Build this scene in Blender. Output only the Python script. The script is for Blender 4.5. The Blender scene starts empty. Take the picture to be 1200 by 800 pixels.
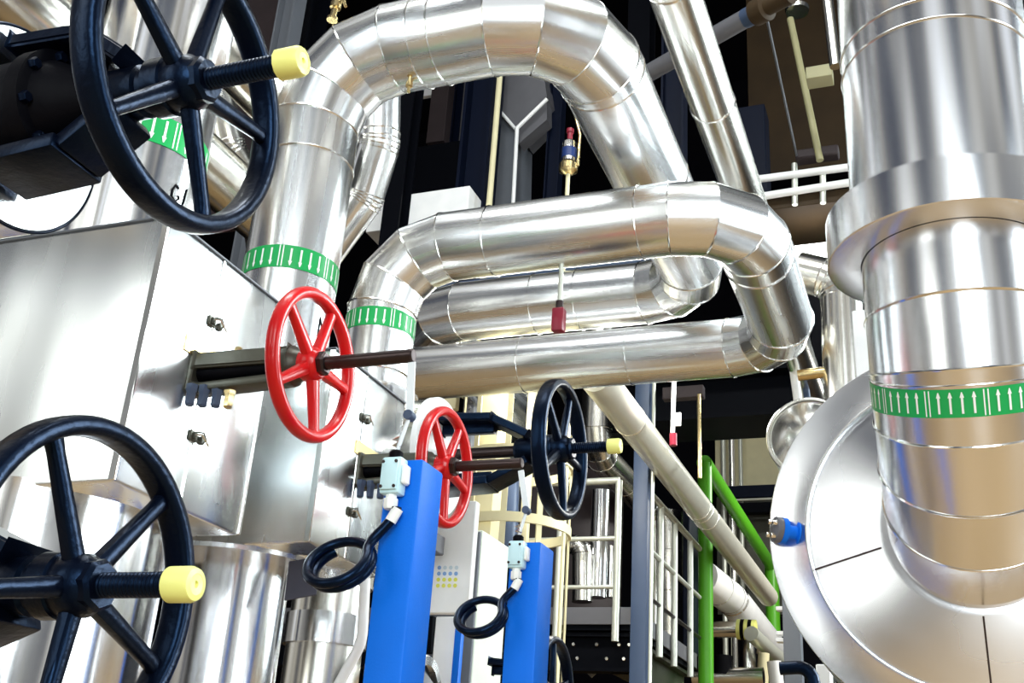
import bpy, bmesh, math, random
from mathutils import Vector, Matrix
random.seed(7)
PI = math.pi
sc = bpy.context.scene
COL = sc.collection

# ------------------------------------------------------------------ camera
F_PX, PITCH, ROLL, YAW = 1300.0, math.radians(23.4), math.radians(4.0), math.radians(22.2)
CAM = Vector((0, 0, 1.5))
FW = Vector((-math.sin(YAW)*math.cos(PITCH), math.cos(YAW)*math.cos(PITCH), math.sin(PITCH)))
_r = Vector((math.cos(YAW), math.sin(YAW), 0)); _u = _r.cross(FW)
RT = math.cos(ROLL)*_r + math.sin(ROLL)*_u
UP = -math.sin(ROLL)*_r + math.cos(ROLL)*_u
cd = bpy.data.cameras.new('camera'); cam = bpy.data.objects.new('camera', cd); COL.objects.link(cam)
cd.sensor_width = 36.0; cd.lens = 36.0*F_PX/1200.0; cd.clip_end = 200
M = Matrix((RT, UP, -FW)).transposed().to_4x4(); M.translation = CAM
cam.matrix_world = M
sc.camera = cam

# ------------------------------------------------------------------ view + light
vs = sc.view_settings
vs.view_transform = 'Standard'; vs.look = 'None'; vs.gamma = 1.0; vs.use_curve_mapping = False
vs.exposure = 0.12

w = bpy.data.worlds.new('hall_light'); sc.world = w; w.use_nodes = True
nt = w.node_tree; nt.nodes.clear()
def wn(t, **k):
    n = nt.nodes.new(t)
    for a, b in k.items(): setattr(n, a, b)
    return n
wout = wn('ShaderNodeOutputWorld'); wbg = wn('ShaderNodeBackground')
tc = wn('ShaderNodeTexCoord'); mp = wn('ShaderNodeMapping'); nz = wn('ShaderNodeTexNoise'); cr = wn('ShaderNodeValToRGB')
mp.inputs['Scale'].default_value = (2.6, 2.6, 0.8)
nz.inputs['Scale'].default_value = 1.7; nz.inputs['Detail'].default_value = 2.0
nt.links.new(tc.outputs['Generated'], mp.inputs['Vector']); nt.links.new(mp.outputs['Vector'], nz.inputs['Vector'])
nt.links.new(nz.outputs['Fac'], cr.inputs['Fac'])
els = cr.color_ramp.elements
els[0].position = 0.40; els[0].color = (0.015, 0.03, 0.085, 1)
els[1].position = 0.68; els[1].color = (1.9, 2.0, 2.15, 1)
e = els.new(0.47); e.color = (0.16, 0.17, 0.20, 1)
e = els.new(0.54); e.color = (0.75, 0.70, 0.58, 1)
e = els.new(0.60); e.color = (1.2, 1.22, 1.2, 1)
nt.links.new(cr.outputs['Color'], wbg.inputs['Color']); wbg.inputs['Strength'].default_value = 0.5
nt.links.new(wbg.outputs['Background'], wout.inputs['Surface'])

def area(name, loc, target, sx, sy, power, col):
    l = bpy.data.lights.new(name, 'AREA'); l.shape = 'RECTANGLE'; l.size = sx; l.size_y = sy
    l.energy = power; l.color = col
    o = bpy.data.objects.new(name, l); COL.objects.link(o); o.location = loc
    d = Vector(target) - Vector(loc); o.rotation_euler = d.to_track_quat('-Z', 'Y').to_euler()
    return o
# tall window behind camera, skylight strip, unseen lamp behind loop pipes, added fill lights
area('window_daylight', (1.6, -4.2, 3.6), (-0.3, 2.4, 2.6), 2.4, 4.4, 330, (0.90, 0.98, 1.0))
area('side_fill_light', (5.2, 1.6, 3.2), (-1.5, 2.4, 2.6), 1.6, 4.2, 150, (0.88, 0.97, 1.0))  # added fill that brightens the box side faces, not a known window
far = area('far_side_fill_light', (5.6, 8.2, 5.6), (-1.5, 2.6, 2.4), 4.0, 5.0, 300, (0.88, 0.98, 1.0))  # added fill out of view, placed to reflect in the box side faces
far.data.spread = math.radians(80)
area('skylight_daylight', (-0.6, 1.6, 8.2), (-0.9, 3.2, 3.0), 5.0, 0.9, 300, (0.96, 1.0, 0.98))
area('rear_fill_light', (-3.6, -3.6, 3.4), (-1.6, 2.0, 2.4), 1.8, 4.2, 75, (0.97, 1.0, 0.94))  # added light for bright streaks on the upright metal, not a known window
area('hall_lamp_light', (-1.7, 5.2, 3.80), (-1.7, 5.2, 0), 1.4, 0.2, 45, (1.0, 0.98, 0.92))

area('far_fill_light', (0.25, 9.6, 4.7), (-1.0, 9.8, 0.5), 0.6, 0.6, 110, (1.0, 0.99, 0.92))  # added light hidden behind the big pipe, lifts the lower right background

# ------------------------------------------------------------------ pixel -> place
def ray(px, py): return FW + RT*((px-600)/F_PX) - UP*((py-400)/F_PX)
def dep(px, py, d): return CAM + ray(px, py)*d
def at(px, py, ax, v):
    r = ray(px, py); i = 'XYZ'.index(ax)
    return CAM + r*((v-CAM[i])/r[i])
def depth(p): return (Vector(p)-CAM).dot(FW)

# ------------------------------------------------------------------ materials
MATS = {}
def base_mat(name):
    m = bpy.data.materials.new(name); m.use_nodes = True
    MATS[name] = m
    return m, m.node_tree, m.node_tree.nodes['Principled BSDF']
def paint(name, col, rough=0.4, metal=0.0, spec=0.35, bump=0.0, bscale=60, var=0.12, vscale=8, coat=0.0, emit=None, tint=None):
    m, t, b = base_mat(name)
    b.inputs['Roughness'].default_value = rough; b.inputs['Metallic'].default_value = metal
    b.inputs['Specular IOR Level'].default_value = spec
    b.inputs['Coat Weight'].default_value = coat
    if tint: b.inputs['Specular Tint'].default_value = (*tint, 1)
    tcn = t.nodes.new('ShaderNodeTexCoord')
    n = t.nodes.new('ShaderNodeTexNoise'); n.inputs['Scale'].default_value = vscale; n.inputs['Detail'].default_value = 5
    t.links.new(tcn.outputs['Object'], n.inputs['Vector'])
    mx = t.nodes.new('ShaderNodeMix'); mx.data_type = 'RGBA'
    mx.inputs['A'].default_value = (*[c*(1-var) for c in col], 1); mx.inputs['B'].default_value = (*[min(1, c*(1+var)) for c in col], 1)
    t.links.new(n.outputs['Fac'], mx.inputs['Factor']); t.links.new(mx.outputs['Result'], b.inputs['Base Color'])
    if bump:
        n2 = t.nodes.new('ShaderNodeTexNoise'); n2.inputs['Scale'].default_value = bscale; n2.inputs['Detail'].default_value = 3
        t.links.new(tcn.outputs['Object'], n2.inputs['Vector'])
        bp = t.nodes.new('ShaderNodeBump'); bp.inputs['Strength'].default_value = bump; bp.inputs['Distance'].default_value = 0.003
        t.links.new(n2.outputs['Fac'], bp.inputs['Height']); t.links.new(bp.outputs['Normal'], b.inputs['Normal'])
    if emit:
        b.inputs['Emission Color'].default_value = (*emit[:3], 1); b.inputs['Emission Strength'].default_value = emit[3]
    return m
def sheet(name, col=(0.86, 0.87, 0.88), rough=0.2, su=0.6, sv=9.0, bump=0.25, dist=0.02, coord='UV'):
    """rolled aluminium sheet: bands of soft dents running along the pipe"""
    m, t, b = base_mat(name)
    b.inputs['Metallic'].default_value = 1.0
    b.inputs['Base Color'].default_value = (*col, 1)
    tcn = t.nodes.new('ShaderNodeTexCoord'); mpn = t.nodes.new('ShaderNodeMapping')
    if coord == 'UV': mpn.inputs['Scale'].default_value = (su, sv, 1)
    else: mpn.inputs['Scale'].default_value = (su, su, sv)
    n = t.nodes.new('ShaderNodeTexNoise'); n.inputs['Scale'].default_value = 1.0; n.inputs['Detail'].default_value = 0.0
    t.links.new(tcn.outputs[coord], mpn.inputs['Vector']); t.links.new(mpn.outputs['Vector'], n.inputs['Vector'])
    bp = t.nodes.new('ShaderNodeBump'); bp.inputs['Strength'].default_value = bump; bp.inputs['Distance'].default_value = dist
    t.links.new(n.outputs['Fac'], bp.inputs['Height']); t.links.new(bp.outputs['Normal'], b.inputs['Normal'])
    n2 = t.nodes.new('ShaderNodeTexNoise'); n2.inputs['Scale'].default_value = 2.0; n2.inputs['Detail'].default_value = 2
    t.links.new(mpn.outputs['Vector'], n2.inputs['Vector'])
    mr = t.nodes.new('ShaderNodeMapRange'); mr.inputs['To Min'].default_value = rough*0.7; mr.inputs['To Max'].default_value = rough*1.5
    t.links.new(n2.outputs['Fac'], mr.inputs['Value']); t.links.new(mr.outputs['Result'], b.inputs['Roughness'])
    return m
ALU = sheet('aluminium_pipe_sheet', rough=0.24, sv=11, su=0.4, bump=0.4)
ALU_BRIGHT = sheet('bright_pipe_sheet', (0.88, 0.89, 0.91), 0.17, 0.35, 15, 0.55)
ALU_VESSEL = sheet('vessel_pipe_sheet', (0.88, 0.89, 0.92), 0.2, 0.3, 6, 0.22)
ALU_WARM = sheet('warm_pipe_sheet', (0.84, 0.82, 0.76), 0.22)
ALU_BOX = sheet('aluminium_box_sheet', (0.84, 0.87, 0.88), 0.24, 4.5, 0.9, 0.55, 0.06, 'Object')
ALU_DISC = sheet('aluminium_disc_sheet', (0.86, 0.87, 0.9), 0.24, 2.2, 2.2, 0.2, 0.03, 'Object')
SEAM = sheet('seam_edge_sheet', (0.92, 0.92, 0.9), 0.15)
BLACK = paint('black_blue_enamel', (0.0012, 0.002, 0.006), 0.3, 0, 0.3, 0.25, 90, 0.2, tint=(0.2, 0.45, 1.0))
BLACKR = paint('matt_black', (0.0015, 0.0015, 0.003), 0.55, 0, 0.06, 0.2, 80)
RED = paint('red_enamel', (0.55, 0.006, 0.008), 0.28, 0, 0.3, 0.25, 45, 0.1, 8, 0.15)
BLUE = paint('blue_enamel', (0.003, 0.14, 0.68), 0.45, 0, 0.15, 0.15, 220)
GREEN = paint('green_enamel', (0.10, 0.42, 0.02), 0.35)
TAPE = paint('green_tape', (0.012, 0.36, 0.09), 0.35)
WHITE = paint('white_print', (0.86, 0.88, 0.86), 0.4)
YELLOW = paint('yellow_plastic', (0.80, 0.80, 0.24), 0.4, 0, 0.5, 0.15, 60, 0.08)
CREAM = paint('cream_paint', (0.72, 0.66, 0.42), 0.45)
PALE = paint('pale_grey_green_paint', (0.62, 0.66, 0.58), 0.45)
OFFWHITE = paint('off_white_paint', (0.9, 0.92, 0.94), 0.4)
RAIL = paint('galvanised_rail', (0.66, 0.68, 0.6), 0.35, 0.5)
STEEL = paint('stem_steel', (0.05, 0.035, 0.035), 0.3, 0.8, 0.5, 0.2, 70)
OLIVE = paint('olive_steel', (0.065, 0.065, 0.05), 0.38, 0.5, 0.5, 0.25, 70, 0.3)
BRIGHT = paint('bright_steel', (0.75, 0.74, 0.7), 0.2, 1.0)
BRASS = paint('brass', (0.7, 0.55, 0.28), 0.25, 1.0)
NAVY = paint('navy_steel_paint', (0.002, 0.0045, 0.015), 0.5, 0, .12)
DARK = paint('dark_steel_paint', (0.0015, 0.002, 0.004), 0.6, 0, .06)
GREYBLUE = paint('grey_blue_paint', (0.045, 0.07, 0.13), 0.4)
GREY = paint('mid_grey_paint', (0.11, 0.12, 0.14), 0.5)
DUCTGREY = paint('duct_grey', (0.13, 0.13, 0.145), 0.45, 0.2)
RUST = paint('rusty_brown', (0.035, 0.02, 0.007), 0.7, 0, 0.3, 0.2, 12, 0.7, 2.5)
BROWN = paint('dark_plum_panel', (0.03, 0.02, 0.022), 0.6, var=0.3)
TAGM = paint('dark_tag', (0.06, 0.06, 0.085), 0.5)
LAMPM = paint('lamp_tube', (1, 1, 1), 0.4, emit=(1.0, 1.0, 0.96, 9.0))
CLEAR = paint('clear_plastic_strip', (0.72, 0.78, 0.82), 0.25)
SWITCHM = paint('switch_housing', (0.55, 0.78, 0.84), 0.35)
NAVYBAND = paint('navy_label', (0.01, 0.03, 0.13), 0.4)
DULL = paint('dull_olive_cream', (0.33, 0.31, 0.17), 0.4)
REDDARK = paint('dark_red_plastic', (0.22, 0.012, 0.03), 0.35)
JACKET = paint('pale_pipe_jacket', (0.72, 0.70, 0.60), 0.3, 0.35)
FLOORM = paint('floor_coating', (0.33, 0.215, 0.105), 0.4, var=0.25, vscale=0.8)
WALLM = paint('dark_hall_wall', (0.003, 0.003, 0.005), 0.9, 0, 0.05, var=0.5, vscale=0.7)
DOTB = paint('dot_blue', (0.25, 0.42, 0.75), 0.5)
DOTY = paint('dot_yellow', (0.75, 0.75, 0.12), 0.5)
DOTG = paint('dot_grey', (0.62, 0.72, 0.78), 0.5)

# ------------------------------------------------------------------ objects
WORLD = {}
def thing(name, label, cat, loc=(0, 0, 0), group=None, kind=None):
    o = bpy.data.objects.new(name, None); COL.objects.link(o); o.empty_display_size = 0.1
    o.location = loc; WORLD[o] = Vector(loc)
    if label: o['label'] = label
    if cat: o['category'] = cat
    if group: o['group'] = group
    if kind: o['kind'] = kind
    return o
def part(name, bm, mats, parent=None, label=None, cat=None, group=None, kind=None, loc=None, smooth=True):
    me = bpy.data.meshes.new(name)
    if not isinstance(mats, (list, tuple)): mats = [mats]
    off = Vector((0, 0, 0))
    if parent is not None: off = WORLD[parent]
    else:
        if loc is None:
            zs = [v.co.z for v in bm.verts]; n = len(bm.verts)
            c = sum((v.co for v in bm.verts), Vector())/n
            loc = Vector((c.x, c.y, min(zs)))
        off = Vector(loc)
    if parent is not None and loc is not None: off = Vector(loc)
    bmesh.ops.translate(bm, verts=bm.verts, vec=-off)
    bmesh.ops.recalc_face_normals(bm, faces=bm.faces)
    for f in bm.faces: f.smooth = smooth
    if smooth:
        for ed in bm.edges:
            if len(ed.link_faces) == 2 and ed.calc_face_angle(0) > math.radians(38): ed.smooth = False
    bm.to_mesh(me); bm.free()
    for m in mats: me.materials.append(m)
    o = bpy.data.objects.new(name, me); COL.objects.link(o)
    if parent is not None:
        o.parent = parent; o.location = off - WORLD[parent]
    else:
        o.location = off
    WORLD[o] = off
    if label: o['label'] = label
    if cat: o['category'] = cat
    if group: o['group'] = group
    if kind: o['kind'] = kind
    return o
def BM():
    b = bmesh.new(); b.loops.layers.uv.new('UVMap'); return b
def V(*a): return Vector(a)
def frame(d):
    d = d.normalized()
    a = Vector((0, 0, 1)) if abs(d.z) < 0.9 else Vector((0, 1, 0))
    x = d.cross(a).normalized(); y = d.cross(x).normalized()
    return x, y
def sweep(bm, pts, r, n=16, cap=True, closed=False, mi=0, sharp=None, hard=False):
    """tube through pts; r a number or a list"""
    pts = [Vector(p) for p in pts]; m = len(pts)
    rs = r if isinstance(r, (list, tuple)) else [r]*m
    uv = bm.loops.layers.uv.verify()
    tang = []
    for i in range(m):
        if closed: a, b = pts[i]-pts[i-1], pts[(i+1) % m]-pts[i]
        else:
            a = pts[i]-pts[i-1] if i else pts[1]-pts[0]
            b = pts[i+1]-pts[i] if i < m-1 else pts[-1]-pts[-2]
        tang.append((a.normalized(), b.normalized()))
    x, y = frame(tang[0][1]); rings = []; L = 0.0; us = []
    prev = tang[0][1]
    for i in range(m):
        a, b = tang[i]
        q = prev.rotation_difference(a); x = q @ x; y = q @ y
        bis = (a+b).normalized() if (a+b).length > 1e-6 else a
        ring = []
        for k in range(n):
            t = 2*PI*k/n
            v = (x*math.cos(t) + y*math.sin(t))*rs[i]
            # slide along a onto bisector plane
            v = v - a*(v.dot(bis)/max(0.2, a.dot(bis)))
            ring.append(bm.verts.new(pts[i]+v))
        rings.append(ring)
        if i: L += (pts[i]-pts[i-1]).length
        us.append(L); prev = a
        q = a.rotation_difference(b); x = q @ x; y = q @ y; prev = b
    rng = range(m if closed else m-1)
    for i in rng:
        A, Bq = rings[i], rings[(i+1) % m]
        for k in range(n):
            k2 = (k+1) % n
            f = bm.faces.new((A[k], A[k2], Bq[k2], Bq[k])); f.material_index = mi
            u0 = us[i]; u1 = us[i+1] if i+1 < m else L+0.01
            rr = rs[i]
            for lp, (uu, kk) in zip(f.loops, ((u0, k), (u0, k+1), (u1, k+1), (u1, k))):
                lp[uv].uv = (uu, 2*PI*rr*kk/n)
    if cap and not closed:
        f = bm.faces.new(rings[0][::-1]); f.material_index = mi
        f = bm.faces.new(rings[-1]); f.material_index = mi
    if hard:
        bm.edges.ensure_lookup_table()
        for i in range(m):
            a, b = tang[i]
            if a.angle(b) > 0.1:
                for k in range(n):
                    ed = bm.edges.get((rings[i][k], rings[i][(k+1) % n]))
                    if ed: ed.smooth = False
    return rings
def lathe(bm, o, axis, prof, n=32, mi=0, close_ends=True):
    """prof = [(distance along axis, radius)...]"""
    o = Vector(o); axis = Vector(axis).normalized(); x, y = frame(axis)
    uv = bm.loops.layers.uv.verify(); rings = []
    for (h, r) in prof:
        rings.append([bm.verts.new(o+axis*h+(x*math.cos(2*PI*k/n)+y*math.sin(2*PI*k/n))*max(r, 1e-4)) for k in range(n)])
    for i in range(len(prof)-1):
        for k in range(n):
            k2 = (k+1) % n
            f = bm.faces.new((rings[i][k], rings[i][k2], rings[i+1][k2], rings[i+1][k])); f.material_index = mi
            for lp, (uu, kk) in zip(f.loops, ((prof[i][0]+prof[i][1], k), (prof[i][0]+prof[i][1], k+1), (prof[i+1][0]+prof[i+1][1], k+1), (prof[i+1][0]+prof[i+1][1], k))):
                lp[uv].uv = (uu, 2*PI*prof[i][1]*kk/n)
    if close_ends:
        f = bm.faces.new(rings[0][::-1]); f.material_index = mi
        f = bm.faces.new(rings[-1]); f.material_index = mi
    return rings
def box(bm, lo, hi, bev=0.0, mi=0, seg=1):
    lo, hi = Vector(lo), Vector(hi)
    lo, hi = Vector(map(min, lo, hi)), Vector(map(max, lo, hi))
    r = bmesh.ops.create_cube(bm, size=1.0)
    s = hi-lo; c = (hi+lo)/2
    for v in r['verts']: v.co = Vector((v.co.x*s.x, v.co.y*s.y, v.co.z*s.z)) + c
    fs = set(f for v in r['verts'] for f in v.link_faces)
    for f in fs: f.material_index = mi
    if bev:
        es = list(set(ed for v in r['verts'] for ed in v.link_edges))
        bmesh.ops.bevel(bm, geom=es, offset=min(bev, min(s)*0.45), segments=seg, affect='EDGES', profile=0.5)
def obox(bm, p0, p1, wx, wy, side=None, bev=0.0, mi=0):
    """box along p0->p1, width wx along side, wy across"""
    p0, p1 = Vector(p0), Vector(p1); d = (p1-p0)
    ax = d.normalized()
    x = Vector(side) if side is not None else frame(ax)[0]
    x = (x-ax*x.dot(ax)).normalized(); y = ax.cross(x)
    r = bmesh.ops.create_cube(bm, size=1.0); L = d.length; c = (p0+p1)/2
    for v in r['verts']: v.co = c + x*(v.co.x*wx) + y*(v.co.y*wy) + ax*(v.co.z*L)
    for f in set(f for v in r['verts'] for f in v.link_faces): f.material_index = mi
    if bev:
        es = list(set(ed for v in r['verts'] for ed in v.link_edges))
        bmesh.ops.bevel(bm, geom=es, offset=bev, segments=2, affect='EDGES', profile=0.5)
def ibeam(bm, p0, p1, wide, deep, side=None, t=0.2):
    """H section along p0->p1: flanges `wide` across side, `deep` between flanges"""
    p0, p1 = Vector(p0), Vector(p1); ax = (p1-p0).normalized()
    x = Vector(side) if side is not None else frame(ax)[0]
    x = (x-ax*x.dot(ax)).normalized(); y = ax.cross(x)
    th = deep*t*0.5
    for s in (-1, 1): obox(bm, p0+y*s*(deep-th)/2, p1+y*s*(deep-th)/2, wide, th, x)
    obox(bm, p0, p1, wide*t*0.5, deep-2*th+0.001, x)
def arc_path(pts, R, seg=4):
    """round the corners of a polyline with bends of radius R in `seg` gores"""
    pts = [Vector(p) for p in pts]; out = [pts[0]]; corners = []
    for i in range(1, len(pts)-1):
        a = (pts[i-1]-pts[i]).normalized(); b = (pts[i+1]-pts[i]).normalized()
        ang = a.angle(b); Ri = R[i-1] if isinstance(R, (list, tuple)) else R
        t = Ri/math.tan(ang/2); c = pts[i] + (a+b).normalized()*(Ri/math.sin(ang/2))
        s0 = pts[i]+a*t - c; s1 = pts[i]+b*t - c; full = s0.angle(s1); axis = s0.cross(s1).normalized()
        for k in range(seg+1):
            p = c + Matrix.Rotation(full*k/seg, 3, axis) @ s0
            corners.append(len(out)); out.append(p)
    out.append(pts[-1])
    return out, corners
def ring_points(c, nrm, r, n=56):
    x, y = frame(Vector(nrm)); return [Vector(c)+(x*math.cos(2*PI*k/n)+y*math.sin(2*PI*k/n))*r for k in range(n)]
def seam(parent, c, nrm, r, th=0.0035, mat=None):
    b = BM(); sweep(b, ring_points(c, nrm, r), th, 6, closed=True)
    return part('seam_band', b, mat or SEAM, parent)
def pipe(name, label, pts, r, R=0.2, seg=4, mat=ALU, cuts=(), group=None, cat='pipe', nseam=True, n=56, base=None, sth=0.0035):
    """insulated pipe: cladding, a seam bead at each gore and at the distances `cuts` along each straight (index, fraction)"""
    path, corners = arc_path(pts, R, seg)
    t = thing(name, label, cat, base or min(path, key=lambda p: p.z), group)
    b = BM(); sweep(b, path, r, n, hard=True); part('cladding', b, mat, t)
    if nseam:
        for i in corners:
            a = (path[i]-path[i-1]).normalized(); c = (path[i+1]-path[i]).normalized()
            seam(t, path[i], (a+c), r+0.001, sth)
    for (i, f) in cuts:
        p, q = Vector(pts[i]), Vector(pts[i+1])
        seam(t, p.lerp(q, f), q-p, r+0.001, sth)
    return t
def tape(parent, c, axis, r, h, arrow_up=True, t0=0.0, pitch=0.03):
    """printed marker tape wrapped round a pipe, with white flow arrows"""
    axis = Vector(axis).normalized(); x, y = frame(axis); c = Vector(c); b = BM(); N = 96
    def P(t, hh, rr): return c+axis*hh+(x*math.cos(t)+y*math.sin(t))*rr
    for k in range(N):
        t, u = 2*PI*k/N, 2*PI*(k+1)/N
        f = b.faces.new([b.verts.new(P(*q)) for q in ((t, -h/2, r), (u, -h/2, r), (u, h/2, r), (t, h/2, r))])
    def quad(ts, hs, mi=1):
        f = b.faces.new([b.verts.new(P(t, hh, r+0.0008)) for t, hh in zip(ts, hs)]); f.material_index = mi
    m = int(2*PI*r/pitch); s = 1 if arrow_up else -1
    for i in range(m):
        t = t0+2*PI*i/m; wd = 0.10*pitch/r; hd = 0.2*pitch/r
        if i % 5 == 4:
            for dt in (-0.18*pitch/r, 0.18*pitch/r): quad((t+dt-wd*.6, t+dt+wd*.6, t+dt+wd*.6, t+dt-wd*.6), (-h*.46, -h*.46, h*.46, h*.46))
            continue
        quad((t-wd, t+wd, t+wd, t-wd), (-s*h*.36, -s*h*.36, s*h*.25, s*h*.25))
        quad((t-hd, t+hd, t+hd*.2, t-hd*.2), (s*h*.2, s*h*.2, s*h*.4, s*h*.4))
    bmesh.ops.remove_doubles(b, verts=b.verts, dist=1e-5)
    return part('marker_tape', b, [TAPE, WHITE], parent, label='green marker tape printed with white arrows')
def bolt(parent, p, axis, r=0.009, h=0.01, mat=None, name='bolt'):
    b = BM(); lathe(b, p, axis, [(0, r), (h*.8, r), (h, r*.8)], 6); return part(name, b, mat or OLIVE, parent)

# ================================================================== setting
def struct(name, lo, hi, m):
    b = BM(); box(b, lo, hi); return part(name, b, m, kind='structure', smooth=False)
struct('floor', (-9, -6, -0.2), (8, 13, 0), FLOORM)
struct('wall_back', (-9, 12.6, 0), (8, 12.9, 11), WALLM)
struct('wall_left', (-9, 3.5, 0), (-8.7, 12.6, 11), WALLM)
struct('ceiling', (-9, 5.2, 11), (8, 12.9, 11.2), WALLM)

# ================================================================== big pipes
RX = -1.83
def cyl_hit(px, py, cx, cy, r):
    d = ray(px, py); ox, oy = CAM.x-cx, CAM.y-cy
    A, Bq, Cq = d.x*d.x+d.y*d.y, 2*(ox*d.x+oy*d.y), ox*ox+oy*oy-r*r
    return CAM+d*((-Bq-math.sqrt(max(0, Bq*Bq-4*A*Cq)))/(2*A))
# riser through the nearest box (left, behind the black wheel)
t = pipe('insulated_pipe', 'vertical silver clad pipe standing on the nearest metal box, behind the upper black handwheel', [(RX, 1.89, 2.655), (RX, 1.89, 5.2)], 0.165, mat=ALU_BRIGHT, nseam=False, cuts=[(0, .45), (0, .75)])
tape(t, (RX, 1.89, cyl_hit(214, 164, RX, 1.89, .1665).z), (0, 0, 1), 0.1665, 0.08, False, 0.2)
riser0 = t
# riser 1 and the upper loop
Z1, Y1 = 3.835, 2.62
loop1 = pipe('insulated_pipe', 'large silver pipe rising from the second box into the upper overhead loop', [(RX, Y1, 2.656), (RX, Y1, Z1), (-0.94, Y1, Z1), (-0.94, 4.59, Z1), (-2.42, 4.59, Z1), (-2.42, 6.2, Z1)], 0.147, 0.27, 3, ALU,
             cuts=[(0, .64), (1, .42), (1, .5), (2, .16), (2, .5), (3, .4), (3, .55)])
tape(loop1, (RX, Y1, at(345, 299, 'Y', Y1-.13).z), (0, 0, 1), 0.1485, 0.075, False, 0.1)
# riser 2 and the lower loop
Z2, Y2 = 3.485, 3.35
R2X = -1.905
loop2 = pipe('insulated_pipe', 'silver pipe of the lower overhead loop, with green tape near its left bend', [(R2X, Y2, 2.65), (R2X, Y2, Z2), (-0.548, Y2, Z2), (-0.548, 4.52, Z2), (-2.9, 4.52, Z2)], 0.131, 0.25, 3, ALU,
             cuts=[(0, .38), (1, .32), (1, .74), (2, .3), (3, .3), (3, .52)])
tape(loop2, (R2X, Y2, at(447, 369, 'Y', Y2-.12).z), (0, 0, 1), 0.1325, 0.075, False, 0.3)
b = BM(); lathe(b, (R2X, Y2, 2.33), (0, 0, 1), [(0, .175), (.55, .175), (.57, .17), (.58, .133)], 48)
part('collar', b, ALU_BRIGHT, loop2)
def pen_mark(parent, cx, cy, r, strokes):
    b = BM()
    for st in strokes: sweep(b, [cyl_hit(px, py, cx, cy, r) for (px, py) in st], .0028, 6)
    return part('pen_mark', b, BLACKR, parent, label='black hand drawn letter')
pen_mark(loop1, RX, Y1, .148, [[(372, 394), (375.5, 374), (379, 394)], [(373.5, 387), (378, 388)], [(381, 395), (384, 374)]])
pen_mark(riser0, RX, 1.89, .166, [[(210, 221), (206, 217), (202, 222), (201, 230), (205, 236), (210, 233), (209, 229)], [(214, 240), (219, 222)]])
# overhead pipe running away, right of the loops
pipe('insulated_pipe', 'thinner silver overhead pipe running away between the loops and the big vertical pipe', [(-0.66, 1.6, 4.0), (-0.66, 8.0, 4.0)], 0.083, mat=ALU_WARM, nseam=False, cuts=[(0, .165), (0, .18), (0, .285)], n=40)
# pipe behind riser 1, bending
Pq = [dep(446, 40, 4.6), dep(444, 170, 4.5), dep(425, 232, 4.5), dep(375, 300, 4.5)]
pipe('insulated_pipe', 'dull silver pipe bending down just behind the tall riser of the upper loop', Pq, 0.085, 0.10, 3, ALU, cuts=[(0, .9)], n=40)
Pq = [dep(245, 95, 4.4), dep(262, 175, 4.4), dep(310, 262, 4.5), dep(330, 420, 4.5)]
pipe('insulated_pipe', 'brownish silver elbow seen through the lower right of the upper black handwheel', Pq, 0.085, 0.12, 3, ALU_WARM, n=40)
# upper left pipe running away
pipe('insulated_pipe', 'silver overhead pipe at the upper left corner running behind the upper black handwheel', [(-2.3, 0.9, 3.54), (-2.3, 3.2, 3.54)], 0.105, mat=ALU_WARM, nseam=False, cuts=[(0, .12)], n=40)
pipe('insulated_pipe', 'second silver overhead pipe at the upper left, above the first one', [(-2.15, 0.9, 3.86), (-2.15, 3.2, 3.86)], 0.10, mat=ALU_WARM, nseam=False, n=40)
# pipes under the boxes
p = pipe('insulated_pipe', 'wide silver vertical pipe under the nearest box, behind the lower black handwheel', [(RX-.02, 1.89, 0), (RX-.02, 1.89, 2.075)], 0.265, mat=ALU_BRIGHT, nseam=False, cuts=[(0, .55)])
p = pipe('insulated_pipe', 'silver vertical pipe under the second box, left of the dark tag', [(-1.868, 2.62, 0), (-1.868, 2.62, 2.117)], 0.163, mat=ALU_BRIGHT, nseam=False)
b = BM(); lathe(b, (-1.868, 2.62, 2.105), (0, 0, 1), [(0, .27), (.012, .27)], 48); part('flange_plate', b, ALU, p)
p = pipe('insulated_pipe', 'silver vertical pipe with a shiny wide band, left of the nearer blue post', [(-1.97, 3.35, 0), (-1.97, 3.35, 2.32)], 0.128, mat=ALU_WARM, nseam=False)
b = BM(); lathe(b, (-1.97, 3.35, 2.0), (0, 0, 1), [(0, .14), (.1, .14)], 48); part('clamp_band', b, ALU_BRIGHT, p)
b = BM(); lathe(b, (-1.97, 3.35, 2.2), (0, 0, 1), [(0, .14), (.075, .14)], 48); part('clamp_band', b, ALU_WARM, p)

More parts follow.
